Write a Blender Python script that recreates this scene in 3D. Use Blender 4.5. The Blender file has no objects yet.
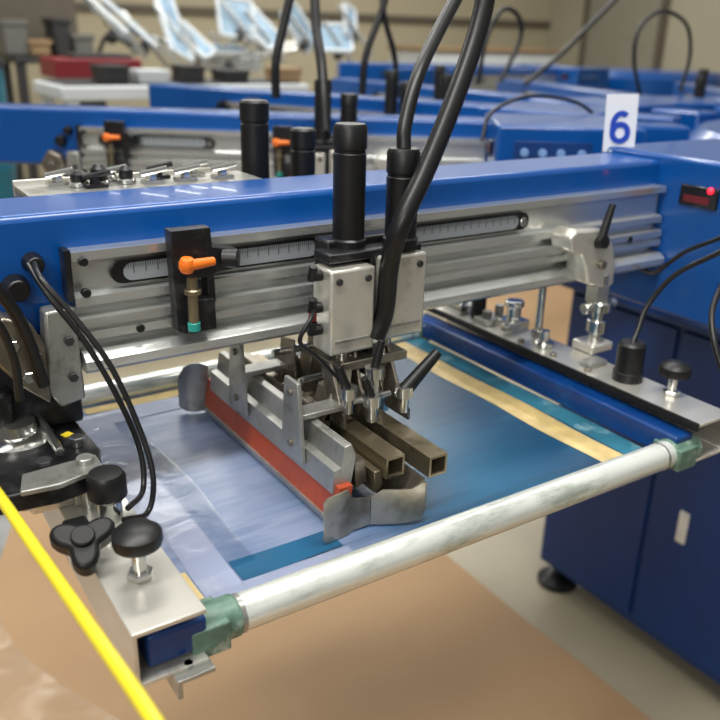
import bpy, bmesh, math, random
from mathutils import Vector, Matrix
random.seed(4)
C = bpy.context.scene.collection
PI = math.pi
F = 824.0
CX = Vector((1340,290,-F)).normalized()
CY = Vector((-580,340,-F)); CY = (CY - CX*CY.dot(CX)).normalized()
CZ = CX.cross(CY).normalized()
CAM = Vector((0,0,1.41))
def ray(u,v):
    p = Vector((u-360,360-v,-F)); return Vector((p.dot(CX),p.dot(CY),p.dot(CZ)))
def az(u,v,z): r=ray(u,v); return CAM + r*((z-CAM.z)/r.z)
def ay(u,v,y): r=ray(u,v); return CAM + r*(y/r.y)
def ax(u,v,x): r=ray(u,v); return CAM + r*(x/r.x)

# ---------------------------------------------------------------- materials
def lin(c):
    return tuple(((x/255)/12.92 if x/255<=0.04045 else ((x/255+0.055)/1.055)**2.4) for x in c)+(1,)
def mat(name,col,rough=0.5,metal=0.0,var=0.12,scale=30.0,bump=0.0,stretch=(1,1,1),alpha=1.0,emit=0,coat=0,grime=None,gs=9):
    m=bpy.data.materials.new(name); m.use_nodes=True; nt=m.node_tree; b=nt.nodes['Principled BSDF']
    tc=nt.nodes.new('ShaderNodeTexCoord'); mp=nt.nodes.new('ShaderNodeMapping'); mp.inputs['Scale'].default_value=stretch
    nz=nt.nodes.new('ShaderNodeTexNoise'); nz.inputs['Scale'].default_value=scale; nz.inputs['Detail'].default_value=5
    nt.links.new(tc.outputs['Object'],mp.inputs[0]); nt.links.new(mp.outputs[0],nz.inputs['Vector'])
    cr=nt.nodes.new('ShaderNodeValToRGB'); c=lin(col)
    cr.color_ramp.elements[0].position=0.3; cr.color_ramp.elements[1].position=0.7
    cr.color_ramp.elements[0].color=tuple(x*(1-var) for x in c[:3])+(1,)
    cr.color_ramp.elements[1].color=tuple(min(1,x*(1+var)) for x in c[:3])+(1,)
    nt.links.new(nz.outputs['Fac'],cr.inputs[0]); out=cr.outputs[0]
    if grime:
        n2=nt.nodes.new('ShaderNodeTexNoise'); n2.inputs['Scale'].default_value=gs; n2.inputs['Detail'].default_value=9; n2.inputs['Roughness'].default_value=.7
        nt.links.new(mp.outputs[0],n2.inputs['Vector'])
        r2=nt.nodes.new('ShaderNodeValToRGB'); r2.color_ramp.elements[0].position=.52; r2.color_ramp.elements[0].color=(0,0,0,1); r2.color_ramp.elements[1].position=.66; r2.color_ramp.elements[1].color=(.75,.75,.75,1)
        nt.links.new(n2.outputs['Fac'],r2.inputs[0])
        mx=nt.nodes.new('ShaderNodeMix'); mx.data_type='RGBA'; nt.links.new(r2.outputs[0],mx.inputs[0]); nt.links.new(out,mx.inputs[6]); mx.inputs[7].default_value=lin(grime); out=mx.outputs[2]
    nt.links.new(out,b.inputs['Base Color'])
    b.inputs['Roughness'].default_value=rough; b.inputs['Metallic'].default_value=metal
    b.inputs['Alpha'].default_value=alpha; b.inputs['Coat Weight'].default_value=coat
    if emit: b.inputs['Emission Color'].default_value=c; b.inputs['Emission Strength'].default_value=emit
    if bump:
        bp=nt.nodes.new('ShaderNodeBump'); bp.inputs['Strength'].default_value=bump; bp.inputs['Distance'].default_value=0.01
        nt.links.new(nz.outputs['Fac'],bp.inputs['Height']); nt.links.new(bp.outputs[0],b.inputs['Normal'])
    return m
M={}
M['blue']=mat('blue_paint',(4,74,148),0.28,0,0.06,8,coat=0.3)
M['bluedark']=mat('dark_blue_paint',(8,52,112),0.4,0,0.08,5)
M['bluebar']=mat('navy_bar_paint',(6,54,116),0.3,0,0.15,20,grime=(30,96,140),gs=14)
M['alu']=mat('brushed_aluminium',(226,228,226),0.26,0.8,0.06,40,0.02,(0.15,1,1),grime=(180,180,176),gs=14)
M['alud']=mat('dull_aluminium',(172,172,168),0.34,0.7,0.14,40,0.03,grime=(108,104,92),gs=20)
M['aluy']=mat('clamp_aluminium',(222,219,210),0.28,0.65,0.06,30,0.02,(1,0.15,1),grime=(176,170,154),gs=12)
M['roller']=mat('scuffed_roller_aluminium',(234,238,232),0.24,0.5,0.12,22,0.05,(0.3,1,1),grime=(158,172,158),gs=26)
M['chrome']=mat('chrome',(205,205,202),0.16,0.95,0.05,20)
M['steel']=mat('worn_steel',(140,132,120),0.3,0.8,0.15,60,0.03,grime=(88,76,62),gs=25)
M['wing']=mat('worn_bright_steel',(180,172,158),0.27,0.8,0.12,50,0.03,grime=(116,98,78),gs=20)
M['bronze']=mat('brassy_steel',(148,136,112),0.28,0.8,0.15,40,0.03,grime=(92,82,64),gs=18)
M['black']=mat('black_plastic',(14,14,16),0.42,0,0.2,40)
M['blackm']=mat('black_metal',(30,30,33),0.35,0.3,0.2,40,grime=(70,70,70),gs=40)
M['rubber']=mat('black_hose_rubber',(18,18,20),0.38,0,0.2,30)
M['red']=mat('rust_orange_squeegee_rubber',(166,70,42),0.4,0,0.15,40,grime=(118,50,36))
M['orange']=mat('orange_plastic',(236,118,30),0.4,0,0.05,20)
M['teal']=mat('teal_plastic',(40,150,140),0.4)
M['tape_green']=mat('green_tape',(92,122,108),0.42,0,0.3,60,0.2,grime=(190,194,180),gs=36)
M['yellow']=mat('yellow_hose',(226,208,44),0.3,0,0.04,20)
M['ylabel']=mat('yellow_sticker',(235,210,50),0.5)
M['white']=mat('white_card',(228,231,236),0.5,0,0.02,20)
M['bnum']=mat('blue_numeral',(16,66,176),0.5,0,0.02)
M['redled']=mat('red_indicator',(255,30,50),0.4,0,0.02,10,emit=3)
M['screenblk']=mat('black_display',(18,20,28),0.15)
M['btn']=mat('pale_blue_button',(120,156,206),0.4)
M['kraft']=mat('kraft_paper',(178,144,106),0.6,0,0.07,3,0.15)
M['tan']=mat('tan_tape',(206,184,130),0.4,0,0.16,40,0.03,grime=(180,158,112),gs=16)
M['greytape']=mat('glossy_clear_tape',(148,156,182),0.18,0,0.08,10,0.04,grime=(178,184,200),gs=9)
M['tealtape']=mat('teal_tinted_tape',(58,120,144),0.16,0,0.2,16,0.05,grime=(150,186,196),gs=18)
M['inkstrip']=mat('dark_teal_ink',(28,84,120),0.25,0,0.2,14,0.03)
M['floor']=mat('beige_concrete',(174,164,140),0.35,0,0.10,2.5,0.02)
M['wall']=mat('cream_wall',(186,176,150),0.8,0,0.04,1)
M['wall2']=mat('grey_wall',(172,166,146),0.8,0,0.04,1)
M['door']=mat('grey_door',(146,142,128),0.5)
M['trim']=mat('dark_trim',(96,88,76),0.6)
M['cardboard']=mat('cardboard',(150,124,92),0.8,0,0.08,6)
M['redp']=mat('dark_red_paint',(120,26,36),0.4)
M['tealp']=mat('teal_drum',(30,100,120),0.4)
M['machine']=mat('off_white_enamel',(204,210,214),0.4,0,0.05,5)
M['dark']=mat('dark_grey_metal',(46,46,48),0.5)
M['greybin']=mat('mid_grey_case',(104,104,100),0.5)
M['film']=mat('pale_film',(170,200,224),0.15,0,0.25,8,alpha=0.6)
M['gauge']=mat('white_gauge',(225,225,220),0.4)
M['dimred']=mat('dim_red_digits',(90,20,30),0.4,emit=0.2)
def film_mat(name,strength,dist,blend,scale,rough=.14):
    m=bpy.data.materials.new(name); m.use_nodes=True; nt=m.node_tree; nt.nodes.remove(nt.nodes['Principled BSDF'])
    out=nt.nodes['Material Output']; tr=nt.nodes.new('ShaderNodeBsdfTransparent'); tr.inputs[0].default_value=(.97,.97,.96,1)
    gl=nt.nodes.new('ShaderNodeBsdfGlossy'); gl.inputs['Roughness'].default_value=rough; gl.inputs[0].default_value=(1,1,1,1)
    tc=nt.nodes.new('ShaderNodeTexCoord'); nz=nt.nodes.new('ShaderNodeTexNoise'); nz.inputs['Scale'].default_value=scale; nz.inputs['Detail'].default_value=3; nz.inputs['Distortion'].default_value=1.0
    nt.links.new(tc.outputs['Object'],nz.inputs['Vector'])
    bp=nt.nodes.new('ShaderNodeBump'); bp.inputs['Strength'].default_value=strength; bp.inputs['Distance'].default_value=dist; nt.links.new(nz.outputs['Fac'],bp.inputs['Height'])
    nt.links.new(bp.outputs[0],gl.inputs['Normal'])
    fr=nt.nodes.new('ShaderNodeLayerWeight'); fr.inputs['Blend'].default_value=blend
    mx=nt.nodes.new('ShaderNodeMixShader'); nt.links.new(fr.outputs['Fresnel'],mx.inputs[0]); nt.links.new(tr.outputs[0],mx.inputs[1]); nt.links.new(gl.outputs[0],mx.inputs[2])
    nt.links.new(mx.outputs[0],out.inputs[0]); return m
M['plastic']=film_mat('clear_plastic_film',.35,.02,.17,5,.2)
M['flatfilm']=film_mat('flat_clear_tape',.25,.004,.20,22)
def scale_mat():
    m=mat('scale_strip',(200,202,200),0.4,0,0.03); nt=m.node_tree; b=nt.nodes['Principled BSDF']
    tc=nt.nodes.new('ShaderNodeTexCoord'); s=nt.nodes.new('ShaderNodeSeparateXYZ'); nt.links.new(tc.outputs['Object'],s.inputs[0])
    def M_(op,a,bv):
        n=nt.nodes.new('ShaderNodeMath'); n.operation=op
        nt.links.new(a,n.inputs[0])
        if bv is not None:
            if isinstance(bv,(float,int)): n.inputs[1].default_value=bv
            else: nt.links.new(bv,n.inputs[1])
        return n.outputs[0]
    f1=M_('LESS_THAN',M_('FRACT',M_('MULTIPLY',s.outputs['X'],400.0),None),0.3)
    zt=M_('GREATER_THAN',s.outputs['Z'],0.100)
    z2=M_('GREATER_THAN',s.outputs['Z'],0.094)
    f2=M_('MULTIPLY',M_('LESS_THAN',M_('FRACT',M_('MULTIPLY',s.outputs['X'],80.0),None),0.1),z2)
    f=M_('MAXIMUM',M_('MULTIPLY',f1,zt),f2)
    mx=nt.nodes.new('ShaderNodeMix'); mx.data_type='RGBA'; nt.links.new(f,mx.inputs[0])
    mx.inputs[6].default_value=lin((140,145,150)); mx.inputs[7].default_value=lin((72,76,80))
    nt.links.new(mx.outputs[2],b.inputs['Base Color']); return m
M['scale']=scale_mat()
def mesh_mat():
    m=bpy.data.materials.new('blue_ink_with_painted_sheen'); m.use_nodes=True; nt=m.node_tree; b=nt.nodes['Principled BSDF']
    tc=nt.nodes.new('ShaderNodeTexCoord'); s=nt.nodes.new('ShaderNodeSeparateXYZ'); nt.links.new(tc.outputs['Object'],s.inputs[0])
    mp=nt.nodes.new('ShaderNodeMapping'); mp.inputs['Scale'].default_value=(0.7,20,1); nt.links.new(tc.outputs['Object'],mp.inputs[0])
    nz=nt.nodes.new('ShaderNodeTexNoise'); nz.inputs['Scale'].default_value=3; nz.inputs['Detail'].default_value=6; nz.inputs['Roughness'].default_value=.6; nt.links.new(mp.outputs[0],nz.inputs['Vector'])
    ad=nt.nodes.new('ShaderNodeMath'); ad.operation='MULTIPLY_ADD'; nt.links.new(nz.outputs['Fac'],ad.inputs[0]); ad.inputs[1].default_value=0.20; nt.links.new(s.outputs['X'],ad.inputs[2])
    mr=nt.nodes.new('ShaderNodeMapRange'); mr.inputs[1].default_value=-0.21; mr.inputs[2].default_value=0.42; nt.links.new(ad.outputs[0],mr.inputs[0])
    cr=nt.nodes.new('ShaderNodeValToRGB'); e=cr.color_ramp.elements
    e[0].position=0.0; e[0].color=lin((140,150,178)); e[1].position=1.0; e[1].color=lin((34,104,136))  # pale stops at the left end paint a bright reflection into the ink colour
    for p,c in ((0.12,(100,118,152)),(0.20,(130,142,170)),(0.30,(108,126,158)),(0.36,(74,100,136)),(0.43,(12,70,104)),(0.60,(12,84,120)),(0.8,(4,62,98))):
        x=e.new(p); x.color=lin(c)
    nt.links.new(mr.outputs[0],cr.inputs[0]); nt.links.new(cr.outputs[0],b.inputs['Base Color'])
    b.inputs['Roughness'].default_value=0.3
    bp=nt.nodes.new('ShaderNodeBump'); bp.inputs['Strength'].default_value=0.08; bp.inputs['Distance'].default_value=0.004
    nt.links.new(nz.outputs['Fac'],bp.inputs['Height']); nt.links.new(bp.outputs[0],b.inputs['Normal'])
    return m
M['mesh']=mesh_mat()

# ---------------------------------------------------------------- mesh helpers
def nb(): return bmesh.new()
def bb(bm,x0,x1,y0,y1,z0,z1):
    bmesh.ops.create_cube(bm,size=1,matrix=Matrix.Translation(((x0+x1)/2,(y0+y1)/2,(z0+z1)/2))@Matrix.Diagonal((abs(x1-x0),abs(y1-y0),abs(z1-z0),1)))
    return bm
def bx(bm,c,s,rx=0,ry=0,rz=0):
    R=Matrix.Rotation(rz,4,'Z')@Matrix.Rotation(ry,4,'Y')@Matrix.Rotation(rx,4,'X')
    bmesh.ops.create_cube(bm,size=1,matrix=Matrix.Translation(c)@R@Matrix.Diagonal((s[0],s[1],s[2],1))); return bm
def lathe(bm,prof,o,axis=(0,0,1),n=28):
    o=Vector(o); a=Vector(axis).normalized(); q=Vector((0,0,1)).rotation_difference(a)
    rings=[]
    for r,h in prof:
        rings.append([bm.verts.new(o+q@Vector((r*math.cos(2*PI*i/n),r*math.sin(2*PI*i/n),h))) for i in range(n)])
    for A,B in zip(rings,rings[1:]):
        for i in range(n): bm.faces.new((A[i],A[(i+1)%n],B[(i+1)%n],B[i]))
    bm.faces.new(rings[0][::-1]); bm.faces.new(rings[-1]); return bm
def cy(bm,p0,p1,r,r1=None,n=24):
    p0=Vector(p0);p1=Vector(p1); L=(p1-p0).length; r1=r if r1 is None else r1; c=min(r,r1)*0.12
    c=min(c,L*0.2)
    return lathe(bm,[(r-c,0),(r,c),(r1,L-c),(r1-c,L)],p0,p1-p0,n)
def prism(bm,pts,axis,a,b):
    def mk(p,t):
        return {'x':(t,p[0],p[1]),'y':(p[0],t,p[1]),'z':(p[0],p[1],t)}[axis]
    A=[bm.verts.new(mk(p,a)) for p in pts]; B=[bm.verts.new(mk(p,b)) for p in pts]; n=len(pts)
    bm.faces.new(A); bm.faces.new(B[::-1])
    for i in range(n): bm.faces.new((A[i],B[i],B[(i+1)%n],A[(i+1)%n]))
    bmesh.ops.recalc_face_normals(bm,faces=bm.faces); return bm
def smooth(pts,k=8):
    P=[Vector(p) for p in pts]; out=[]
    Q=[P[0]*2-P[1]]+P+[P[-1]*2-P[-2]]
    for i in range(1,len(Q)-2):
        a,b,c,d=Q[i-1:i+3]
        for j in range(k):
            t=j/k
            out.append(0.5*((2*b)+(c-a)*t+(2*a-5*b+4*c-d)*t*t+(3*b-a-3*c+d)*t**3))
    out.append(P[-1]); return out
def tb(bm,pts,r,n=12,k=8):
    P=smooth(pts,k) if k>1 else [Vector(p) for p in pts]
    T=[(P[min(i+1,len(P)-1)]-P[max(i-1,0)]).normalized() for i in range(len(P))]
    u=T[0].orthogonal().normalized(); rings=[]
    for i,(p,t) in enumerate(zip(P,T)):
        u=(u-t*u.dot(t)).normalized(); w=t.cross(u)
        rings.append([bm.verts.new(p+(u*math.cos(2*PI*j/n)+w*math.sin(2*PI*j/n))*r) for j in range(n)])
    for A,B in zip(rings,rings[1:]):
        for i in range(n): bm.faces.new((A[i],A[(i+1)%n],B[(i+1)%n],B[i]))
    bm.faces.new(rings[0][::-1]); bm.faces.new(rings[-1]); return bm
BASE={}
def obj(name,bm,m,parent=None,bevel=0.0,loc=None):
    bmesh.ops.recalc_face_normals(bm,faces=bm.faces)
    base=BASE[parent.name] if parent else Vector(loc if loc is not None else (0,0,0))
    bmesh.ops.translate(bm,verts=bm.verts,vec=-base)
    me=bpy.data.meshes.new(name); bm.to_mesh(me); bm.free()
    me.polygons.foreach_set('use_smooth',[True]*len(me.polygons)); me.set_sharp_from_angle(angle=math.radians(35))
    me.materials.append(M[m])
    o=bpy.data.objects.new(name,me); C.objects.link(o)
    if parent: o.parent=parent
    else: o.location=base
    BASE[o.name]=base
    if bevel:
        b=o.modifiers.new('bevel','BEVEL'); b.width=bevel; b.segments=2; b.limit_method='ANGLE'; b.angle_limit=math.radians(40)
    return o
def tag(o,label,cat,group=None):
    o['label']=label; o['category']=cat
    if group: o['group']=group
    return o
def thing(name,label,cat,loc,group=None):
    o=bpy.data.objects.new(name,None); C.objects.link(o); o.location=loc; o.empty_display_size=0.03
    BASE[o.name]=Vector(loc); return tag(o,label,cat,group)
def struct(name,bm,m):
    o=obj(name,bm,m); o['kind']='structure'; return o
HUB=Vector((2.0,0.85,0))
def copytree(o,parent=None,skip=()):
    c=o.copy(); C.objects.link(c); c.parent=parent
    for ch in o.children:
        if ch.name.split('.')[0] in skip: continue
        copytree(ch,c,skip)
    return c
def dup(root,deg,label,shift=0.0,hub=None,skip=()):
    R=Matrix.Rotation(math.radians(-deg),4,'Z')
    r=copytree(root,None,skip)
    r.location=(hub or HUB)+R@(Vector(root.location)+Vector((shift,0,0))-HUB); r.rotation_euler=(0,0,math.radians(-deg))
    r['label']=label
    return r

# ---------------------------------------------------------------- setting
struct('floor',bb(nb(),-4,9,-2,9,-0.05,0),'floor')
struct('wall_back',bb(nb(),-4,9,8.0,8.15,0,3.4),'wall')
struct('wall_right',bb(nb(),8.0,8.15,-2,8.0,0,3.4),'wall2')
struct('baseboard_back',bb(nb(),-4,8,7.98,8.0,0,0.12),'trim')
struct('baseboard_right',bb(nb(),7.98,8.0,-2,7.98,0,0.12),'trim')
d=struct('door_1',bb(nb(),7.95,8.0,6.3,7.3,0,2.1),'door')
bm=nb(); cy(bm,(7.95,6.42,1.0),(7.9,6.42,1.0),0.03); obj('handle',bm,'chrome',d)
bm=nb(); bb(bm,7.94,8.0,6.22,6.3,0,2.18); bb(bm,7.94,8.0,7.3,7.38,0,2.18); bb(bm,7.94,8.0,6.3,7.3,2.1,2.18); struct('trim_1',bm,'trim')
struct('trim_2',bb(nb(),-4,8,7.96,8.0,1.55,1.62),'trim')

def sheet(x0,x1,y0,y1,z,amp,nx=30,ny=30,seed=1):
    rnd=random.Random(seed); bm=nb(); V=[]
    ph=[rnd.uniform(0,6) for _ in range(6)]
    for j in range(ny+1):
        row=[]
        for i in range(nx+1):
            x=x0+(x1-x0)*i/nx; y=y0+(y1-y0)*j/ny
            h=amp*(0.5+0.25*math.sin(x*7+y*3+ph[0])+0.25*math.sin(y*9-x*4+ph[1]))
            row.append(bm.verts.new((x,y,z+h)))
        V.append(row)
    for j in range(ny):
        for i in range(nx): bm.faces.new((V[j][i],V[j][i+1],V[j+1][i+1],V[j+1][i]))
    return bm
tag(obj('kraft_paper',sheet(-2.2,1.34,-1.0,2.5,0.003,0.012,nx=40,ny=40),'kraft',loc=(0,0,0)),'brown kraft paper covering the floor under the front screen','paper','kraft paper sheets on the floor')
tag(obj('kraft_paper',sheet(2.75,4.6,2.25,3.9,0.003,0.012,seed=3),'kraft',loc=(3.5,3,0)),'smaller tan paper sheet on the floor beyond the press base','paper','kraft paper sheets on the floor')
bm=nb(); V=[]
NX=60; NY=80
for j in range(NY+1):
    row=[]
    for i in range(NX+1):
        fx=i/NX; fy=j/NY
        x=-0.75+(1.06+0.12*math.sin(fy*7))*fx; y=0.55+1.9*fy+0.06*math.sin(fx*8)
        h=0.010*abs(math.sin(x*9+2.2*math.sin(y*5)))**2+0.008*abs(math.sin(y*7-x*6))
        row.append(bm.verts.new((x,y,0.018+h)))
    V.append(row)
for j in range(NY):
    for i in range(NX): bm.faces.new((V[j][i],V[j][i+1],V[j+1][i+1],V[j+1][i]))
tag(obj('plastic_film',bm,'plastic',loc=(-.1,1.4,0.02)),'shiny clear plastic film lying over the brown paper at the left','plastic film')

# ---------------------------------------------------------------- press base
t=thing('press_base','dark blue steel base cabinet of the press on the floor at right','machine base',(2.0,0.85,0.0),'blue press base cabinets')
pbase=t
obj('cabinet',bb(nb(),1.5,2.5,0.3,1.33,0.065,0.86),'bluedark',t,0.008)
for y0,y1 in ((1.018,1.318),(0.66,1.006),(0.31,0.648)):
    p=obj('side_panel',bb(nb(),1.492,1.5,y0,y1,0.09,0.84),'bluedark',t,0.003)
    if y0==0.66:
        BASE[p.name]=BASE[t.name]; obj('slot_latch',bb(nb(),1.487,1.4935,0.905,0.93,0.36,0.44),'gauge',p,0.004)
obj('top_plate',bb(nb(),1.46,2.54,0.26,1.37,0.86,0.875),'bluedark',t,0.003)
obj('column',cy(nb(),(2,.85,.875),(2,.85,1.03),0.3,n=40),'bluedark',t)
obj('hub',cy(nb(),(2,.85,1.03),(2,.85,1.235),0.495,n=60),'blue',t)
for x,y in ((1.54,1.29),(1.56,.4),(2.44,1.27),(2.44,.4)):
    bm=nb(); cy(bm,(x,y,0.02),(x,y,0.068),0.014); lathe(bm,[(0.055,0),(0.055,0.012),(0.03,0.03),(0.02,.034)],(x,y,0)); obj('levelling_foot',bm,'blackm',t)

# ---------------------------------------------------------------- print arm
ARMG='blue print arms radiating from the press hub'
arm=thing('print_arm','nearest blue print arm carrying the number 6 card and silver rail','machine arm',(0.6,0.85,1.09),ARMG)
obj('beam',bb(nb(),-0.14,1.49,0.805,0.905,1.125,1.247),'blue',arm,0.007)
prof=[(.806,1.212),(.784,1.212),(.784,1.203),(.796,1.200),(.796,1.170),(.784,1.167),(.784,1.158),(.797,1.156),(.797,1.149),(.780,1.146),(.780,1.137),(.785,1.136),(.785,1.133),(.780,1.132),(.780,1.124),(.797,1.121),(.797,1.114),(.776,1.112),(.768,1.106),(.768,1.097),(.772,1.093),(.806,1.093)]
rail=obj('rail',prism(nb(),prof,'x',0.19,1.062),'alu',arm)
bm=nb(); prism(bm,[(.80,1.215),(.781,1.215),(.781,1.165),(.80,1.165)],'x',0.183,0.189); obj('rail_end_plate',bm,'blackm',arm)
for x,z in ((.2,1.203),(.2,1.172),(.99,1.14),(.25,1.128)): obj('bolt',cy(nb(),(x,.786,z),(x,.778,z),0.0045,n=10),'black',arm)
def stadium(x0,x1,z0,z1,n=8):
    r=(z1-z0)/2; zc=(z0+z1)/2; P=[]
    for i in range(n+1):
        a=PI/2+PI*i/n; P.append((x0+r+r*math.cos(a),zc+r*math.sin(a)))
    for i in range(n+1):
        a=-PI/2+PI*i/n; P.append((x1-r+r*math.cos(a),zc+r*math.sin(a)))
    return P
for x0,x1 in ((0.228,0.482),(0.585,0.79)):
    s=obj('scale_slot',prism(nb(),stadium(x0,x1,1.174,1.197),'y',.7960,.7895),'black',arm)
    obj('scale_strip',prism(nb(),stadium(x0+.012,x1-.020,1.1765,1.1945),'y',.7895,.7880),'scale',s)
    obj('slot_pin',cy(nb(),(x1-.012,.7895,1.185),(x1-.012,.786,1.185),0.006),'chrome',s)
cb=obj('control_box',bb(nb(),1.066,1.35,0.63,0.915,1.02,1.256),'blue',arm,0.006)
a=ax(683,183,1.066); b=ax(717,211,1.066)
ds=obj('display',bb(nb(),1.061,1.067,b.y,a.y,b.z,a.z),'screenblk',cb,0.002)
p=ax(711,191,1.061); obj('indicator_light',lathe(nb(),[(0.0045,0),(0.0045,0.002),(0.002,0.004)],p,(-1,0,0)),'redled',ds)
bm=nb(); bb(bm,1.0605,1.062,b.y+.012,a.y-.008,b.z+.006,b.z+.016); obj('display_digits',bm,'dimred',ds)
obj('button_plate',bb(nb(),1.10,1.25,.6275,.631,1.185,1.228),'bluedark',cb,.001)
for x in (1.12,1.155,1.19,1.23): obj('button',cy(nb(),(x,.628,1.207),(x,.621,1.207),0.008,n=14),'btn',cb)
for u,v,r in ((32,262,.010),(15,287,.013)):
    p=ay(u,v,.805); obj('cable_gland',cy(nb(),(p.x,.806,p.z),(p.x,.788,p.z),r,r*.8),'black',arm)

# number card; the numeral is swept as a bold outline shape
q=ay(623,147,.897); p=Vector((q.x-.010,.897,1.2478))
card=thing('number_card','white card with blue number 6 standing on the nearest arm','sign',p)
w,h=0.048,0.087; rz=math.radians(-44)
TR=Matrix.Translation(p)@Matrix.Rotation(rz,4,'Z')@Matrix.Rotation(math.radians(-3),4,'Y')
bm=nb(); prism(bm,[(-w/2,0),(w/2,0),(w/2,h),(-w/2,h)],'y',-.001,.001); bmesh.ops.transform(bm,matrix=TR,verts=bm.verts)
obj('panel',bm,'white',card)
# ribbon: ring bowl + curved stem, local XZ, flat facing -Y
bm=nb(); sx=.0135; cz_=.029
def ribbon(cl,wd,closed,y0):
    n=len(cl); L=[]
    for i,(x,z) in enumerate(cl):
        a_=cl[(i-1)%n] if (closed or i>0) else cl[i]; c_=cl[(i+1)%n] if (closed or i<n-1) else cl[i]
        t=Vector((c_[0]-a_[0],c_[1]-a_[1])).normalized(); nn=Vector((-t.y,t.x))*wd/2
        L.append([bm.verts.new((x+s*nn.x,yv,z+s*nn.y)) for s,yv in ((1,y0),(-1,y0),(-1,-.001),(1,-.001))])
    for i in range(n if closed else n-1):
        A=L[i];B=L[(i+1)%n]
        for k in range(4): bm.faces.new((A[k],A[(k+1)%4],B[(k+1)%4],B[k]))
    if not closed: bm.faces.new(L[0]); bm.faces.new(L[-1][::-1])
ribbon([(.0115*math.cos(2*PI*i/40),cz_+.0128*math.sin(2*PI*i/40)) for i in range(40)],.0085,True,-.0024)
st=[]
for i in range(25):
    a=math.radians(182-128*i/24); st.append((.0010+.0125*math.cos(a)*(1.0),.040+.0185*math.sin(a)))
st=[(-.0115,.029),(-.0117,.034)]+st
ribbon(st,.0082,False,-.0026)
bmesh.ops.transform(bm,matrix=TR,verts=bm.verts)
obj('numeral',bm,'bnum',card)
bm=nb(); prism(bm,[(-.015,.001),(.015,.001),(.015,.003),(-.015,.003)],'y',-.008,-.001); bmesh.ops.transform(bm,matrix=TR,verts=bm.verts)
obj('stand_foot',bm,'white',card)

# ---------------------------------------------------------------- stroke stop
def P2(u,v,y): q=ay(u,v,y); return (q.x,q.z)
stop=thing('stroke_stop','black stop bracket with orange lever clamped on the nearest silver rail','clamp',(0.33,.785,1.1),'stop brackets with orange levers')
bm=nb()
prism(bm,[P2(168,230,.768),P2(208,226,.768),P2(210,246,.768),P2(236,248,.768),P2(238,266,.768),P2(212,272,.768),P2(214,300,.768),P2(206,302,.768),P2(205,276,.768),P2(184,278,.768),P2(186,333,.768),P2(176,330,.768)],'y',.762,.779)
obj('bracket',bm,'blackm',stop,0.001)
bm=nb(); prism(bm,[P2(186,300,.76),P2(214,297,.76),P2(216,328,.76),P2(188,333,.76)],'y',.756,.779); obj('lower_block',bm,'blackm',stop,0.002)
bm=nb(); a=ay(192,277,.752); c=ay(194,322,.752); cy(bm,a,c,.0055,n=18); cy(bm,a+Vector((0,0,-.012)),a+Vector((0,0,-.018)),.009)
pl=obj('plunger',bm,'bronze',stop); BASE[pl.name]=BASE[stop.name]; c=ay(194,322,.752); obj('tip',cy(nb(),c,c-Vector((0,0,.009)),.0065),'teal',pl)
bm=nb(); a=ay(186,266,.745); c=ay(214,261,.748); cy(bm,a,c,.006,.0045,n=14); lathe(bm,[(.006,0),(.008,.004),(.008,.010),(.006,.014)],a+Vector((.002,.004,-.007)),(0,-.2,1)); obj('lever',bm,'orange',stop)
a=ay(222,258,.765); obj('knob',cy(nb(),a,a+Vector((.014,-.010,0)),.010),'black',stop)

# ---------------------------------------------------------------- rail clamp
rc=thing('rail_clamp','silver rail clamp with black lever near the nearest control box','clamp',(.87,.76,.99),'silver rail clamps with black levers')
bm=nb(); prism(bm,[P2(568,238,.75),P2(576,230,.75),P2(600,229,.75),P2(611,242,.75),P2(614,262,.75),P2(612,284,.75),P2(604,289,.75),P2(586,284,.75),P2(584,266,.75),P2(580,254,.75),P2(570,252,.75)],'y',.746,.786); obj('clamp_body',bm,'aluy',rc,0.004)
bm=nb(); a=ay(601,240,.742); c=ay(613,204,.742); cy(bm,a,c,.0065,.0045,n=14); lathe(bm,[(.009,0),(.009,.014)],a+Vector((0,.006,-.004)),(0,-1,0.2)); obj('lever',bm,'black',rc)
a=ay(600,264,.746); obj('pivot_bolt',cy(nb(),(a.x,.746,a.z),(a.x,.738,a.z),.006),'steel',rc)
q=ay(604,300,.745)
bm=nb(); cy(bm,(q.x,.752,1.105),(q.x,.752,.99),.008); cy(bm,(q.x,.752,1.066),(q.x,.752,1.050),.018); cy(bm,(q.x,.752,1.038),(q.x,.752,1.018),.014); cy(bm,(q.x-.032,.752,1.058),(q.x+.03,.752,1.058),.008)
bb(bm,q.x-.02,q.x+.004,.742,.762,1.066,1.09)
obj('post',bm,'chrome',rc)
obj('foot_block',bb(nb(),q.x-.022,q.x+.022,.735,.775,.991,1.005),'aluy',rc,.003)

# ---------------------------------------------------------------- squeegee carriage
cr=thing('squeegee_carriage','silver and black carriage with two tall black air cylinders above the front squeegee','carriage',(.47,.72,1.0),'squeegee carriages on the arms')
obj('backing_block',bb(nb(),.445,.545,.738,.767,1.10,1.205),'blackm',cr,.003)
for x0,x1,z0,z1 in ((.427,.483,1.089,1.183),(.492,.551,1.096,1.190)):
    pl=obj('side_plate',bb(nb(),x0,x1,.70,.738,z0,z1),'aluy',cr,.003); BASE[pl.name]=BASE[cr.name]
    for xx in (x0+.01,x1-.01):
        obj('screw',cy(nb(),(xx,.701,z1-.012),(xx,.6975,z1-.012),.004,n=10),'dark',pl)
    obj('lower_groove',bb(nb(),x0+.006,x1-.006,.6985,.7005,z0+.014,z0+.017),'alud',pl)
obj('centre_channel',bb(nb(),.4845,.4905,.712,.738,1.05,1.19),'black',cr,.001)
obj('front_bar',bb(nb(),.432,.552,.712,.745,1.187,1.197),'blackm',cr,.002)
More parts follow.
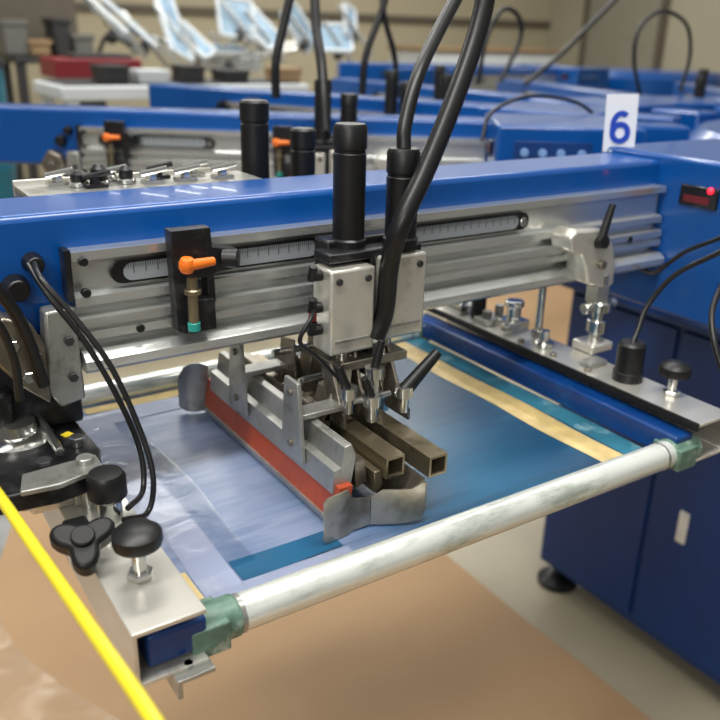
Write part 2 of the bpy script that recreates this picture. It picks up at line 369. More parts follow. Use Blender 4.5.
for x,y,zt,r in ((.474,.742,1.325,.0175),(.529,.722,1.300,.0175)):
    a=obj('air_cylinder',lathe(nb(),[(r,0),(r,zt-1.197-.03),(r*.95,zt-1.197-.029),(r*.95,zt-1.197-.026),(r*1.03,zt-1.197-.025),(r*1.03,zt-1.197-.004),(r*.9,zt-1.197)],(x,y,1.197)),'black',cr); BASE[a.name]=BASE[cr.name]
    obj('collar',lathe(nb(),[(r*1.12,0),(r*1.12,.008),(r,.01)],(x,y,1.196)),'blackm',a)
for z in (1.175,1.14,1.115):
    a=obj('fitting',cy(nb(),(.427,.72,z),(.414,.72,z),.006,n=14),'black',cr); BASE[a.name]=BASE[cr.name]
    obj('tube_elbow',cy(nb(),(.415,.72,z-.004),(.415,.715,z+.012),.0045,n=12),'black',a)
obj('red_tip',cy(nb(),(.414,.715,1.128),(.414,.715,1.136),.0045,n=12),'redp',cr)
for x,y,zt in ((.455,.70,1.09),(.512,.70,1.096)):
    obj('piston_rod',cy(nb(),(x,.72,zt+.01),(x,.72,1.0),.007),'chrome',cr)
    bm=nb(); lathe(bm,[(.012,0),(.012,.008),(.009,.012),(.012,.016),(.012,.024)],(x,.72,1.045),n=6); obj('lock_nut',bm,'steel',cr,.001)
for x in (.446,.484):
    for y0 in (.715,.82):
        bm=nb(); prism(bm,[(x-.016,.985),(x+.016,.985),(x+.016,1.022),(x+.010,1.045),(x-.010,1.045),(x-.016,1.022)],'y',y0,y0+.026); y=obj('yoke',bm,'steel',cr,.002); BASE[y.name]=BASE[cr.name]
        obj('pinch_bolt',cy(nb(),(x,y0,1.030),(x,y0-.010,1.030),.006,n=6),'chrome',y)
obj('cross_bar',bb(nb(),.415,.525,.775,.791,1.016,1.030),'steel',cr,.002)
obj('rear_holder_bar',bb(nb(),.416,.430,.70,.91,1.006,1.026),'steel',cr,.002)
obj('upper_plate',bb(nb(),.435,.530,.70,.74,1.068,1.078),'steel',cr,.001)
for pts_,x0,x1 in (([(.68,1.012),(.73,1.012),(.74,1.085),(.715,1.09),(.70,1.045),(.68,1.030)],.466,.470),([(.665,1.010),(.71,1.010),(.73,1.08),(.71,1.085),(.685,1.04),(.665,1.022)],.508,.512),([(.675,1.012),(.70,1.012),(.725,1.07),(.705,1.08),(.685,1.04),(.675,1.028)],.430,.434),([(.79,1.0),(.84,1.0),(.83,1.07),(.80,1.075)],.436,.440),([(.79,1.0),(.84,1.0),(.83,1.07),(.80,1.075)],.474,.478)):
    obj('angled_bracket',prism(nb(),pts_,'x',x0,x1),'steel',cr,.001)
bm=nb(); prism(bm,[(.420,1.014),(.45,1.014),(.456,1.07),(.440,1.075),(.428,1.04)],'y',.700,.704); obj('angled_bracket',bm,'wing',cr,.001)
for p0,p1 in (((.42,.75,1.045),(.53,.75,1.045)),((.425,.69,1.035),(.50,.69,1.035)),((.42,.82,1.055),(.50,.82,1.055))):
    obj('tie_rod',cy(nb(),p0,p1,.0045,n=12),'chrome',cr)
def sqtube(x,y0,y1,z,s,w=.0025):
    bm=nb(); o=[(x-s,z-s),(x+s,z-s),(x+s,z+s),(x-s,z+s)]; i=[(x-s+w,z-s+w),(x+s-w,z-s+w),(x+s-w,z+s-w),(x-s+w,z+s-w)]
    L=[[bm.verts.new((p[0],yy,p[1])) for p in P] for yy in (y0,y1) for P in (o,i)]
    for k in range(4):
        k2=(k+1)%4
        bm.faces.new((L[0][k],L[0][k2],L[2][k2],L[2][k])); bm.faces.new((L[1][k2],L[1][k],L[3][k],L[3][k2]))
        bm.faces.new((L[0][k2],L[0][k],L[1][k],L[1][k2])); bm.faces.new((L[2][k],L[2][k2],L[3][k2],L[3][k]))
    return bm
obj('square_tube',sqtube(.446,.600,.93,.999,.0115),'bronze',cr)
obj('square_tube',sqtube(.486,.580,.90,.999,.0115),'bronze',cr)
for (u0,v0),(u1,v1),y in (((404,391),(438,352),.66),((374,372),(382,340),.67),((348,392),(338,366),.67),((372,400),(364,378),.655)):
    a=ay(u0,v0,y); c=ay(u1,v1,y); big=u0==404; bm=nb(); cy(bm,a,c,.0085 if big else .0055,.006 if big else .004,n=16); h=obj('ratchet_handle',bm,'black',cr); BASE[h.name]=BASE[cr.name]
    bm=nb(); lathe(bm,[(.010,0),(.010,.012),(.006,.014),(.006,.03)],a+Vector((0,0,.006)),(0,0,-1)); obj('hub_bolt',bm,'chrome',h)

# ---------------------------------------------------------------- squeegee and flood bar
sq=thing('squeegee','worn metal squeegee holder with rust orange blade lying on the front screen','squeegee',(.39,.76,.945),'squeegees resting on the screens')
obj('holder',prism(nb(),[(.392,1.030),(.400,1.032),(.406,1.018),(.400,.984),(.387,.980),(.385,.992)],'y',.612,.915),'alud',sq,.001)
obj('blade',prism(nb(),[(.3815,.990),(.397,.990),(.392,.952),(.376,.952)],'y',.604,.93),'red',sq)
obj('blade_edge',prism(nb(),[(.373,.9535),(.392,.9535),(.390,.944),(.376,.944)],'y',.602,.932),'alud',sq)
obj('holder_lip',prism(nb(),[(.380,1.006),(.388,1.008),(.386,.981),(.378,.981)],'y',.612,.915),'alud',sq)
obj('clamp_strip',prism(nb(),[(.404,1.010),(.415,1.010),(.419,.984),(.406,.980)],'y',.612,.915),'steel',sq)
for yc in (.825,.69):
    bm=nb(); prism(bm,[(yc-.024,.990),(yc+.024,.990),(yc+.014,1.078),(yc-.014,1.078)],'x',.3735,.3785)
    bb(bm,.3785,.44,yc-.012,yc+.012,1.034,1.040); b_=obj('mounting_bracket',bm,'alud',sq,.001); BASE[b_.name]=BASE[sq.name]
    for z in (1.064,1.006): obj('rivet',cy(nb(),(.3735,yc,z),(.3705,yc,z),.004,n=12),'steel',b_)
def bent(cols,th=.002):
    bm=nb(); A=[(bm.verts.new((x,y,zb)),bm.verts.new((x,y,zt)),bm.verts.new((x+th*.3,y+th,zt)),bm.verts.new((x+th*.3,y+th,zb))) for x,y,zb,zt in cols]
    for a_,b2 in zip(A,A[1:]):
        for k in range(4): bm.faces.new((a_[k],a_[(k+1)%4],b2[(k+1)%4],b2[k]))
    bm.faces.new(A[0]); bm.faces.new(A[-1][::-1]); return bm
obj('end_plate',bent([(.354,.588,.948,.990),(.358,.588,.944,.994),(.384,.592,.942,.994),(.392,.595,.943,.980),(.412,.594,.945,.976)]),'wing',sq)
obj('end_plate',bent([(.348,.950,.950,.990),(.354,.943,.945,1.006),(.362,.937,.944,1.012),(.372,.934,.944,1.012),(.384,.933,.944,1.006)]),'alud',sq)
fb=thing('flood_bar','bent steel flood bar with broad end plate beside the front squeegee','flood bar',(.455,.76,.945),'flood bars beside the squeegees')
obj('blade',prism(nb(),[(.470,.985),(.474,.985),(.462,.962),(.450,.948),(.447,.951),(.458,.964)],'y',.585,.90),'steel',fb)
obj('holder',prism(nb(),[(.424,.996),(.432,.996),(.436,.978),(.426,.970)],'y',.606,.92),'bronze',fb,.001)
obj('end_plate',bent([(.413,.594,.945,.976),(.424,.588,.944,.984),(.438,.580,.945,.984),(.450,.575,.946,.984),(.462,.572,.948,.990),(.467,.573,.958,.988)]),'wing',fb)

# ---------------------------------------------------------------- screen
fr=thing('print_screen','front print screen with silver rollers and blue ink coated mesh','screen',(.51,.78,.934),'roller print screens')
def roller(y):
    return lathe(nb(),[(.014,0),(.0165,.003),(.0165,.592),(.014,.595)],(.2225,y,.95),(1,0,0),32)
for y in (.531,1.04):
    r_=obj('roller',roller(y),'roller',fr); BASE[r_.name]=BASE[fr.name]
    for x in (.232,.782): obj('collar',cy(nb(),(x,y,.95),(x+.006,y,.95),.0172,n=30),'alud',r_)
for x0,x1 in ((.150,.200),(.802,.834)):
    obj('side_bar',bb(nb(),x0,x1,.512 if x0<.5 else .522,1.05,.944,.974),'bluebar',fr,.003)
for x,y in ((.208,.531),(.820,.531),(.208,1.04),(.820,1.04)):
    bm=nb(); cy(bm,(x-.022,y,.95),(x+.026,y,.95),.0185,n=20); bb(bm,x-.022,x+.012,y-.02,y+.02,.934,.962)
    obj('corner_wrap',bm,'tape_green',fr,.004)
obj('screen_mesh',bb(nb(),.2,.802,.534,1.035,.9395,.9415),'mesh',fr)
def strip(x0,x1,y0,y1,z,seed,wob=.0012):
    r=random.Random(seed); ph=[r.uniform(0,6) for _ in range(4)]; bm=nb(); nx=max(6,int((x1-x0)/.006)); ny=max(6,int((y1-y0)/.006)); V=[]
    for j in range(ny+1):
        fy=j/ny; row=[]
        for i in range(nx+1):
            fx=i/nx
            dx=wob*((1-fx)*math.sin(fy*(y1-y0)*30+ph[0])+fx*math.sin(fy*(y1-y0)*25+ph[1]))
            dy=wob*((1-fy)*math.sin(fx*(x1-x0)*30+ph[2])+fy*math.sin(fx*(x1-x0)*25+ph[3]))
            row.append(bm.verts.new((x0+(x1-x0)*fx+dx,y0+(y1-y0)*fy+dy,z)))
        V.append(row)
    for j in range(ny):
        for i in range(nx): bm.faces.new((V[j][i],V[j][i+1],V[j+1][i+1],V[j+1][i]))
    return bm
for a_ in ((.726,.766,.560,1.0),(.24,.79,1.000,1.022),(.203,.224,.552,.62)):
    obj('tan_border',strip(*a_,.9422,3,.0018),'tan',fr)
for k,a_ in enumerate(((.225,.262,.552,.998),(.262,.375,.550,.578),(.262,.376,.960,.998))):
    obj('tape_border',strip(*a_,.9421+.0001*k,k+5),'greytape',fr)
obj('tape_border',strip(.768,.802,.555,1.02,.9423,19),'tealtape',fr)
obj('ink_band',strip(.262,.372,.579,.612,.9425,21,.001),'inkstrip',fr)
obj('clear_tape',strip(.205,.290,.60,.99,.9432,33,.003),'flatfilm',fr)
obj('clear_tape',strip(.225,.72,.548,.578,.9433,31,.003),'flatfilm',fr)
obj('clear_tape',strip(.740,.802,.56,1.0,.9434,35,.003),'flatfilm',fr)

# ---------------------------------------------------------------- screen clamps
def mushroom(o,h,r):
    bm=nb(); lathe(bm,[(r*.45,0),(r*.95,.004),(r,.008),(r*.97,.015),(r*.7,.020),(r*.2,.022)],(o[0],o[1],o[2]+h)); return bm
def knobset(parent,x,y,z,h,r):
    bm=nb(); cy(bm,(x,y,z-.004),(x,y,z+h+.004),.006); cy(bm,(x,y,z),(x,y,z+.007),.011,n=6); p_=obj('stud',bm,'chrome',parent); BASE[p_.name]=BASE[parent.name]
    obj('mushroom_knob',mushroom((x,y,z),h,r),'black',p_)
lc=thing('screen_clamp','left aluminium channel clamp with star knob gripping the front screen','clamp',(.165,.74,.94),'aluminium channel clamps')
def chan(x0,x1,z0,z1,t,left=True):
    if left: return [(x1,z1),(x0,z1),(x0,z0),(x1,z0),(x1,z0+t),(x0+t,z0+t),(x0+t,z1-t),(x1,z1-t)]
    return [(x0,z1),(x1,z1),(x1,z0),(x0,z0),(x0,z0+t),(x1-t,z0+t),(x1-t,z1-t),(x0,z1-t)]
obj('channel',prism(nb(),chan(.136,.196,.938,.990,.004),'y',.502,1.0),'aluy',lc,.0008)
knobset(lc,.166,.568,.990,.028,.0205)
kk=obj('knob_base',cy(nb(),(.172,.668,.988),(.172,.668,1.012),.012),'chrome',lc); BASE[kk.name]=BASE[lc.name]
obj('cylinder_knob',lathe(nb(),[(.015,0),(.0175,.003),(.0175,.022),(.015,.026),(.008,.027)],(.172,.668,1.012)),'black',kk)
cs=az(84,543,1.012); axn=Vector((-.10,-.35,.93)).normalized()
bm=nb(); pts=[]
for i in range(60):
    a=2*PI*i/60; r_=.0215+.0075*math.cos(3*a); pts.append((r_*math.cos(a+.3),r_*math.sin(a+.3)))
prism(bm,pts,'z',-.009,.008); bmesh.ops.transform(bm,matrix=Matrix.Translation(cs)@Vector((0,0,1)).rotation_difference(axn).to_matrix().to_4x4(),verts=bm.verts)
sk=obj('star_knob',bm,'black',lc,.004); BASE[sk.name]=BASE[lc.name]
bm=nb(); cy(bm,cs-axn*.034,cs+axn*.004,.0065); cy(bm,cs+axn*.006,cs+axn*.012,.010); obj('stud',bm,'black',sk)
bm=nb(); prism(bm,[(.166,.938),(.198,.938),(.198,.934),(.170,.934),(.170,.920),(.166,.920)],'y',.494,.522); cy(bm,(.180,.506,.938),(.180,.506,.942),.005,n=6); obj('end_tab',bm,'alud',lc,.001)
bm=nb(); cy(bm,(.112,.715,1.004),(.150,.715,1.004),.015); cy(bm,(.104,.715,1.004),(.112,.715,1.004),.010); cy(bm,(.150,.715,1.004),(.158,.715,1.004),.0175,n=8); obj('adjusting_nut',bm,'aluy',lc)
obj('knob_bracket',bb(nb(),.128,.150,.625,.665,.975,1.004),'blackm',lc,.003)
obj('hanger',bb(nb(),.14,.185,.82,.87,.988,1.126),'blackm',lc,.002)

rcl=thing('screen_clamp','right aluminium channel clamp with black knobs gripping the front screen','clamp',(.85,.76,.94),'aluminium channel clamps')
obj('channel',prism(nb(),chan(.826,.890,.938,.990,.004,False),'y',.512,1.06),'aluy',rcl,.0008)
obj('black_edge',bb(nb(),.8225,.826,.512,1.06,.982,.9915),'black',rcl)
knobset(rcl,.872,.588,.990,.024,.020)
obj('cylinder_knob',lathe(nb(),[(.020,0),(.020,.012),(.018,.013),(.018,.05),(.015,.053)],(.864,.652,.990)),'black',rcl)
bm=nb(); bb(bm,.852,.889,.865,.90,.990,1.006); cy(bm,(.870,.882,1.006),(.870,.882,1.026),.011); cy(bm,(.870,.882,1.026),(.870,.882,1.036),.015); cy(bm,(.838,.87,1.0),(.870,.87,1.0),.006); obj('regulator',bm,'chrome',rcl,.001)
obj('hose_plug',cy(nb(),(.858,.95,.99),(.858,.95,1.028),.012),'black',rcl)
bm=nb(); cy(bm,(.856,.80,.99),(.856,.80,.998),.014); cy(bm,(.856,.80,.998),(.856,.80,1.015),.007); obj('stud_plate',bm,'chrome',rcl)
bm=nb(); bb(bm,.836,.886,.905,.935,.990,1.000); cy(bm,(.85,.92,1.0),(.85,.92,1.012),.008,n=6); cy(bm,(.875,.92,1.0),(.875,.92,1.018),.007); obj('end_clamp',bm,'alud',rcl,.001)
bm=nb(); prism(bm,[(.972,.990),(1.02,.990),(1.02,1.004),(1.0,1.012),(.972,1.004)],'x',.84,.884); cy(bm,(.862,.99,1.004),(.862,.99,1.03),.008); cy(bm,(.862,.99,1.026),(.862,.99,1.034),.013,n=6); obj('end_clamp',bm,'chrome',rcl,.001)
for y in (.70,.765,.83): obj('cap_screw',cy(nb(),(.840,y,.989),(.840,y,.994),.005,n=12),'steel',rcl)
obj('slide_block',bb(nb(),.845,.88,.70,.722,.99,.998),'alud',rcl,.002)
bm=nb(); cy(bm,(.878,.835,.99),(.878,.835,1.126),.006); cy(bm,(.878,.835,.99),(.878,.835,1.0),.011,n=6); obj('hanger_rod',bm,'chrome',rcl)

# toggle plate behind the nearest beam
a=az(48,190,1.25); b_=az(268,176,1.25)
cp=thing('toggle_plate','silver plate with a row of small black knobs behind the nearest beam at left','clamp plate',((a.x+b_.x)/2,.94,1.22))
obj('plate',bb(nb(),a.x-.02,b_.x,.906,.985,1.240,1.245),'alud',cp,.001)
obj('edge_lip',bb(nb(),a.x-.02,b_.x,.985,.989,1.232,1.250),'aluy',cp,.001)
obj('mount_strip',bb(nb(),a.x,b_.x-.05,.906,.93,1.2,1.240),'dark',cp,.001)
for u,rr,hh in ((82,.009,.013),(106,.009,.019),(137,.008,.015)):
    q=az(u,184,1.25); kn=obj('small_stud',cy(nb(),(q.x,.945,1.245),(q.x,.945,1.251),.011),'chrome',cp); BASE[kn.name]=BASE[cp.name]
    obj('small_knob',lathe(nb(),[(rr*.8,0),(rr,.003),(rr,hh*.7),(rr*.5,hh)],(q.x,.945,1.250)),'black',kn)
for i,u in enumerate((60,94,122,160,178,200,222,246)):
    q=az(u,182,1.25); yy_=.935 if i%2 else .965; bm=nb(); cy(bm,(q.x,yy_,1.245),(q.x,yy_,1.256),.006,n=6); cy(bm,(q.x-.014,yy_,1.256),(q.x+.016,yy_-.006,1.262),.0035,n=8); bb(bm,q.x-.012,q.x+.012,yy_-.008,yy_+.008,1.245,1.249); obj('toggle_lever',bm,'blackm' if i in (1,4) else 'chrome',cp)
for k,(u,vt,lab) in enumerate(((254,100,'taller black cylinder standing right behind the nearest beam at left-centre'),(303,128,'shorter black cylinder standing right behind the nearest beam beside the front carriage'))):
    yc=1.01; q=ay(u,vt,yc); rr=.0185 if k==0 else .017
    t=thing('rear_cylinder',lab,'air cylinder',(q.x,yc,1.16),'black cylinders standing behind the nearest beam')
    obj('body',lathe(nb(),[(rr,0),(rr,q.z-1.16-.03),(rr*.94,q.z-1.16-.029),(rr*.94,q.z-1.16-.026),(rr*1.04,q.z-1.16-.025),(rr*1.04,q.z-1.16-.003),(rr*.9,q.z-1.16)],(q.x,yc,1.16)),'black',t)
    obj('mount_bracket',bb(nb(),q.x-.02,q.x+.02,.9055,yc+.01,1.15,1.16),'alud',t,.002)

# ---------------------------------------------------------------- registration unit
ru=thing('registration_unit','black and silver registration unit with dial and yellow stickers at left edge','mechanism',(.12,.80,.99),'registration units at the arm tips')
bm=nb(); pts=[az(u,v,1.03) for u,v in ((-60,350),(20,372),(58,400),(100,448),(102,470),(60,486),(-10,500),(-90,470))]
prism(bm,[(q.x,q.y) for q in pts],'z',1.012,1.03); bp_=obj('base_plate',bm,'blackm',ru,.002); BASE[bp_.name]=BASE[ru.name]
for u,v,s in ((67,434,.006),(46,404,.004)):
    q=az(u,v,1.031); obj('sticker',bx(nb(),(q.x,q.y,1.0305),(s*1.6,s*1.5,.001),rz=.4),'ylabel',bp_)
bm=nb(); pts=[az(u,v,1.036) for u,v in ((22,474),(95,454),(104,466),(60,484),(20,492))]
prism(bm,[(q.x,q.y) for q in pts],'z',1.031,1.036); obj('silver_plate',bm,'alud',bp_,.001)
q=az(18,440,1.03); d_=obj('dial',lathe(nb(),[(.034,0),(.034,.004),(.028,.008),(.020,.010),(.018,.020),(.012,.022)],(q.x,q.y,1.03),n=40),'chrome',ru); BASE[d_.name]=BASE[ru.name]
obj('dial_knob',lathe(nb(),[(.010,0),(.012,.004),(.012,.030),(.009,.034)],(q.x-.01,q.y+.005,1.050)),'black',d_)
bm=nb(); prism(bm,[P2(42,310,.785),P2(72,305,.785),P2(84,395,.785),P2(60,405,.785),P2(46,390,.785)],'y',.776,.80); sb=obj('side_bracket',bm,'alud',ru,.003); BASE[sb.name]=BASE[ru.name]
bm=nb(); prism(bm,[P2(0,315,.78),P2(30,322,.78),P2(44,345,.78),P2(50,402,.78),P2(20,385,.78),P2(-20,350,.78)],'y',.772,.80); obj('grey_bracket',bm,'steel',ru,.003)
for v in (340,376):
    q=ay(68+(v-340)*.12,v,.776); obj('bolt',cy(nb(),q,q+Vector((0,-.006,0)),.005,n=6),'dark',sb)
for u,v in ((12,345),(34,352),(28,376)):
    q=ay(u,v,.772); obj('bolt',cy(nb(),q,q+Vector((0,-.007,0)),.006,n=6),'chrome',ru)
q=az(86,468,1.03); obj('adjuster_post',cy(nb(),(q.x,q.y,.985),(q.x,q.y,1.042),.008),'alud',ru)
for u,v in ((45,470),(52,418),(30,405),(78,446)):
    q=az(u,v,1.03); bm=nb(); cy(bm,(q.x,q.y,1.03),(q.x,q.y,1.040),.0055); cy(bm,(q.x,q.y,1.036),(q.x,q.y,1.041),.008,n=6); obj('hex_nut',bm,'chrome' if u!=45 else 'dark',ru)
obj('mount_block',bb(nb(),.10,.19,.80,.845,1.03,1.13),'blackm',ru,.003)
for (u0,v0),(u1,v1) in (((28,400),(60,452)),((0,398),(18,372)),((2,412),(50,396))):
    q=az(u0,v0,1.04); r_=az(u1,v1,1.04); obj('link_rod',cy(nb(),q,r_,.0045,n=12),'chrome',ru)

# ---------------------------------------------------------------- hoses and cables
def hose(pts,r,label,cat='hose',m='rubber',name='air_hose',group=None,k=8,n=12):
    o=obj(name,tb(nb(),pts,r,n,k),m,loc=pts[0]); return tag(o,label,cat,group)
hz='black hoses rising from the arms'
hose([(.529,.722,1.298),ay(405,125,.73),ay(418,75,.75),ay(440,28,.79),ay(462,-12,.82),ay(490,-60,.86)],.0078,'slimmer black hose rising from the top of the shorter air cylinder',group=hz)
hose([Vector((.487,.703,1.10)),ay(385,310,.70),ay(390,262,.692),ay(402,222,.682),ay(428,165,.69),ay(456,95,.70),ay(478,30,.71),ay(488,-20,.715),ay(492,-80,.72)],.0105,'thick black hose curving down between the two silver carriage plates',group=hz)
hz2='thin black cables at the left'
hose([ay(34,262,.79),ay(42,280,.76),ay(75,318,.74),ay(110,365,.72),ay(138,425,.70),ay(153,475,.68),ay(148,512,.67),az(124,520,1.0)],.0028,'outer thin black cable looping from the beam plug to the left clamp','cable',name='cable',group=hz2)
hose([ay(28,264,.79),ay(48,295,.765),ay(85,342,.745),ay(118,398,.725),ay(140,450,.71),ay(143,490,.69),az(128,508,1.01)],.0028,'inner thin black cable looping from the beam plug to the left clamp','cable',name='cable',group=hz2)
hose([ay(-40,250,.74),ay(0,292,.745),ay(24,330,.75),ay(44,385,.755)],.006,'black hose bending past the silver side bracket at far left',group=hz)
hose([ay(-40,300,.73),ay(-5,320,.735),ay(14,360,.74),ay(20,400,.745)],.004,'thin black hose just below the bending one at far left',group=hz)
hose([az(-40,440,1.05),az(0,497,1.05),az(40,555,1.05),az(90,627,1.05),az(155,722,1.05),az(200,800,1.04)],.0048,'bright yellow hose crossing the lower left corner','hose','yellow')
hz3='thin black cables at the right'
hose([ax(760,220,1.0),ax(720,238,1.0),ax(685,252,1.0),ax(655,272,1.02),ax(640,268,1.06)],.0032,'upper thin black cable running into the side of the control box','cable',name='cable',group=hz3)
hose([ax(770,225,.95),ax(720,252,.94),ax(675,275,.92),ax(648,305,.90),ax(638,330,.88),Vector((.864,.652,1.04))],.0036,'lower thin black cable curving down to the black cylinder knob','cable',name='cable',group=hz3)
hose([Vector((.42,.72,1.14)),ay(310,320,.70),ay(300,342,.70),ay(318,358,.70),Vector((.447,.70,1.05))],.0025,'small black air tube looping at the left of the silver carriage','cable',name='air_tube')
hose([Vector((1.066,.66,1.10)),ax(722,285,.98),ax(712,312,.93),ax(714,340,.91),ax(722,368,.905),ax(735,395,.90)],.004,'short black cable hanging from the control box at the right edge','cable',name='cable',group=hz3)

# ---------------------------------------------------------------- other stations
SK=('indicator_light',)
dup(arm,36,'second blue print arm directly behind the nearest one',skip=SK)
dup(arm,62,'third blue print arm, its tip visible behind the second arm',skip=SK)
dup(arm,86,'fourth blue print arm starting behind the tallest front air cylinder',skip=SK)
dup(arm,108,'fifth blue print arm pointing away at the upper right',skip=SK)
dup(arm,130,'sixth blue print arm behind the number card',skip=SK)
dup(arm,152,'blue print arm farthest to the right behind the hub',skip=SK)
H2=Vector((4.9,3.9,0))
pb2=dup(pbase,0,'distant blue base cabinet of the second press at upper right',hub=H2)
a_=dup(arm,0,'long distant blue arm of the second press, nearer one',hub=H2,skip=SK); a_['group']='distant arms of the second press'
a_=dup(arm,24,'long distant blue arm of the second press, farther one',hub=H2,skip=SK); a_['group']='distant arms of the second press'
dup(stop,36,'black stop bracket with orange lever on the second arm',-.03)
dup(stop,36,'orange-levered stop beside the cylinders of the second arm',.33)
dup(stop,62,'small distant orange-levered stop on the third arm')
dup(cr,36,'carriage with black air cylinders on the second arm',.245)
dup(cr,62,'distant carriage on the third arm',.30)
dup(cr,86,'small distant carriage on the fourth arm',.1)
dup(cr,130,'small distant carriage on the sixth arm',.1)
dup(sq,36,'squeegee under the second arm',.245); dup(fb,36,'flood bar under the second arm',.245)
dup(rc,36,'silver rail clamp with black lever on the second arm')
dup(fr,36,'print screen hanging under the second arm')
dup(lc,36,'left channel clamp under the tip of the second arm')
dup(rcl,36,'right channel clamp under the second arm')
dup(ru,36,'registration unit at the left tip of the second arm')
dup(ru,62,'registration unit at the tip of the third arm')
hose([ay(326,130,1.4),ay(324,95,1.42),ay(321,60,1.45),ay(316,25,1.5),ay(314,-20,1.55)],.010,'black hose rising beside the air cylinders of the second arm',group=hz)
hose([ay(276,98,1.7),ay(276,60,1.7),ay(285,20,1.7),ay(296,-30,1.7)],.010,'leftmost black hose rising behind the second arm',group=hz)
hose([ay(362,95,1.8),ay(366,55,1.8),ay(382,10,1.8),ay(392,-30,1.8)],.009,'black hose rising behind the taller front air cylinder',group=hz)
hose([ay(398,120,2.0),ay(395,60,2.0),ay(385,20,2.0),ay(380,-20,2.0)],.008,'thin hose crossing behind the shorter front air cylinder',group=hz)
hose([ay(482,140,1.25),ay(492,112,1.28),ay(530,96,1.32),ay(575,102,1.34),ay(598,120,1.35),ay(604,140,1.3)],.004,'thin black cable arching over the second arm beside the number card','cable',name='cable')
hose([ay(478,85,2.2),ay(486,40,2.2),ay(502,10,2.2),ay(518,16,2.2),ay(520,40,2.2),ay(500,82,2.2)],.008,'black cable arching behind the third arm, left of the big loop','cable',name='cable')
hose([ay(525,84,2.0),ay(560,55,2.0),ay(600,15,2.0),ay(640,-25,2.0)],.008,'straight black cable slanting up above the number card','cable',name='cable')
hose([ay(640,96,1.9),ay(634,60,1.9),ay(640,28,1.9),ay(662,11,1.9),ay(686,24,1.9),ay(690,55,1.9),ay(680,92,1.9)],.0065,'big black cable loop above the arms at upper right','cable',name='cable')

# ---------------------------------------------------------------- background shop
yy=ay
a=yy(60,80,3.7); b_=yy(310,80,3.7)
t=thing('conveyor_table','long off-white conveyor table behind the print arms at left','table',((a.x+b_.x)/2,3.9,0))
obj('table_top',bb(nb(),a.x,b_.x,3.7,4.2,1.12,1.18),'machine',t,.01)
obj('belt',bb(nb(),a.x+.03,b_.x-.03,3.74,4.16,1.181,1.187),'dark',t)
for x in (a.x+.05,b_.x-.05):
    for y in (3.74,4.16): obj('leg',bb(nb(),x-.025,x+.025,y-.025,y+.025,0,1.12),'machine',t,.003)
obj('shelf',bb(nb(),a.x+.05,b_.x-.05,3.76,4.14,.5,.52),'machine',t)
for i,(u,w_,hh,m_) in enumerate(((112,.12,.07,'dark'),(150,.14,.05,'machine'),(190,.1,.07,'dark'),(232,.12,.05,'dark'),(285,.12,.06,'cardboard'))):
    q=yy(u,80,3.85); t=thing('storage_box',['dark box on the left end of the conveyor table','flat off-white box on the conveyor table','small dark box in the middle of the conveyor table','low dark box on the conveyor table beside the brown carton','brown carton on the right of the conveyor table'][i],'box',(q.x,3.85,1.187),'boxes on the conveyor table')
    obj('box_body',bb(nb(),q.x-w_/2,q.x+w_/2,3.79,3.95,1.187,1.187+hh),m_,t,.004)
    obj('lid',bb(nb(),q.x-w_/2-.005,q.x+w_/2+.005,3.785,3.955,1.187+hh-.02,1.187+hh+.004),m_,t,.003)
q=yy(96,66,4.4); t=thing('heat_press','long dark red flat press on a stand behind the conveyor table','machine',(q.x,4.5,0))
obj('platen',bb(nb(),q.x-.20,q.x+.24,4.4,4.72,q.z-.06,q.z+.035),'redp',t,.01)
obj('pad',bb(nb(),q.x-.10,q.x+.20,4.42,4.68,q.z+.035,q.z+.055),'dark',t,.005)
obj('stand',bb(nb(),q.x-.06,q.x+.06,4.48,4.6,.04,q.z-.06),'dark',t); obj('foot',bb(nb(),q.x-.2,q.x+.2,4.4,4.72,0,.04),'dark',t,.01)
bm=nb(); tb(bm,[(q.x+.1,4.68,q.z+.05),(q.x+.15,4.65,q.z+.14),(q.x+.22,4.5,q.z+.10)],.012); obj('handle',bm,'dark',t)
MP=(2.5,5.4)
t=thing('manual_press','pale manual screen press with raised tilted arms in the left background','machine',(MP[0],MP[1],0))
obj('pedestal',lathe(nb(),[(.35,0),(.35,.04),(.09,.08),(.09,1.15),(.2,1.17),(.2,1.24)],(MP[0],MP[1],0)),'machine',t)
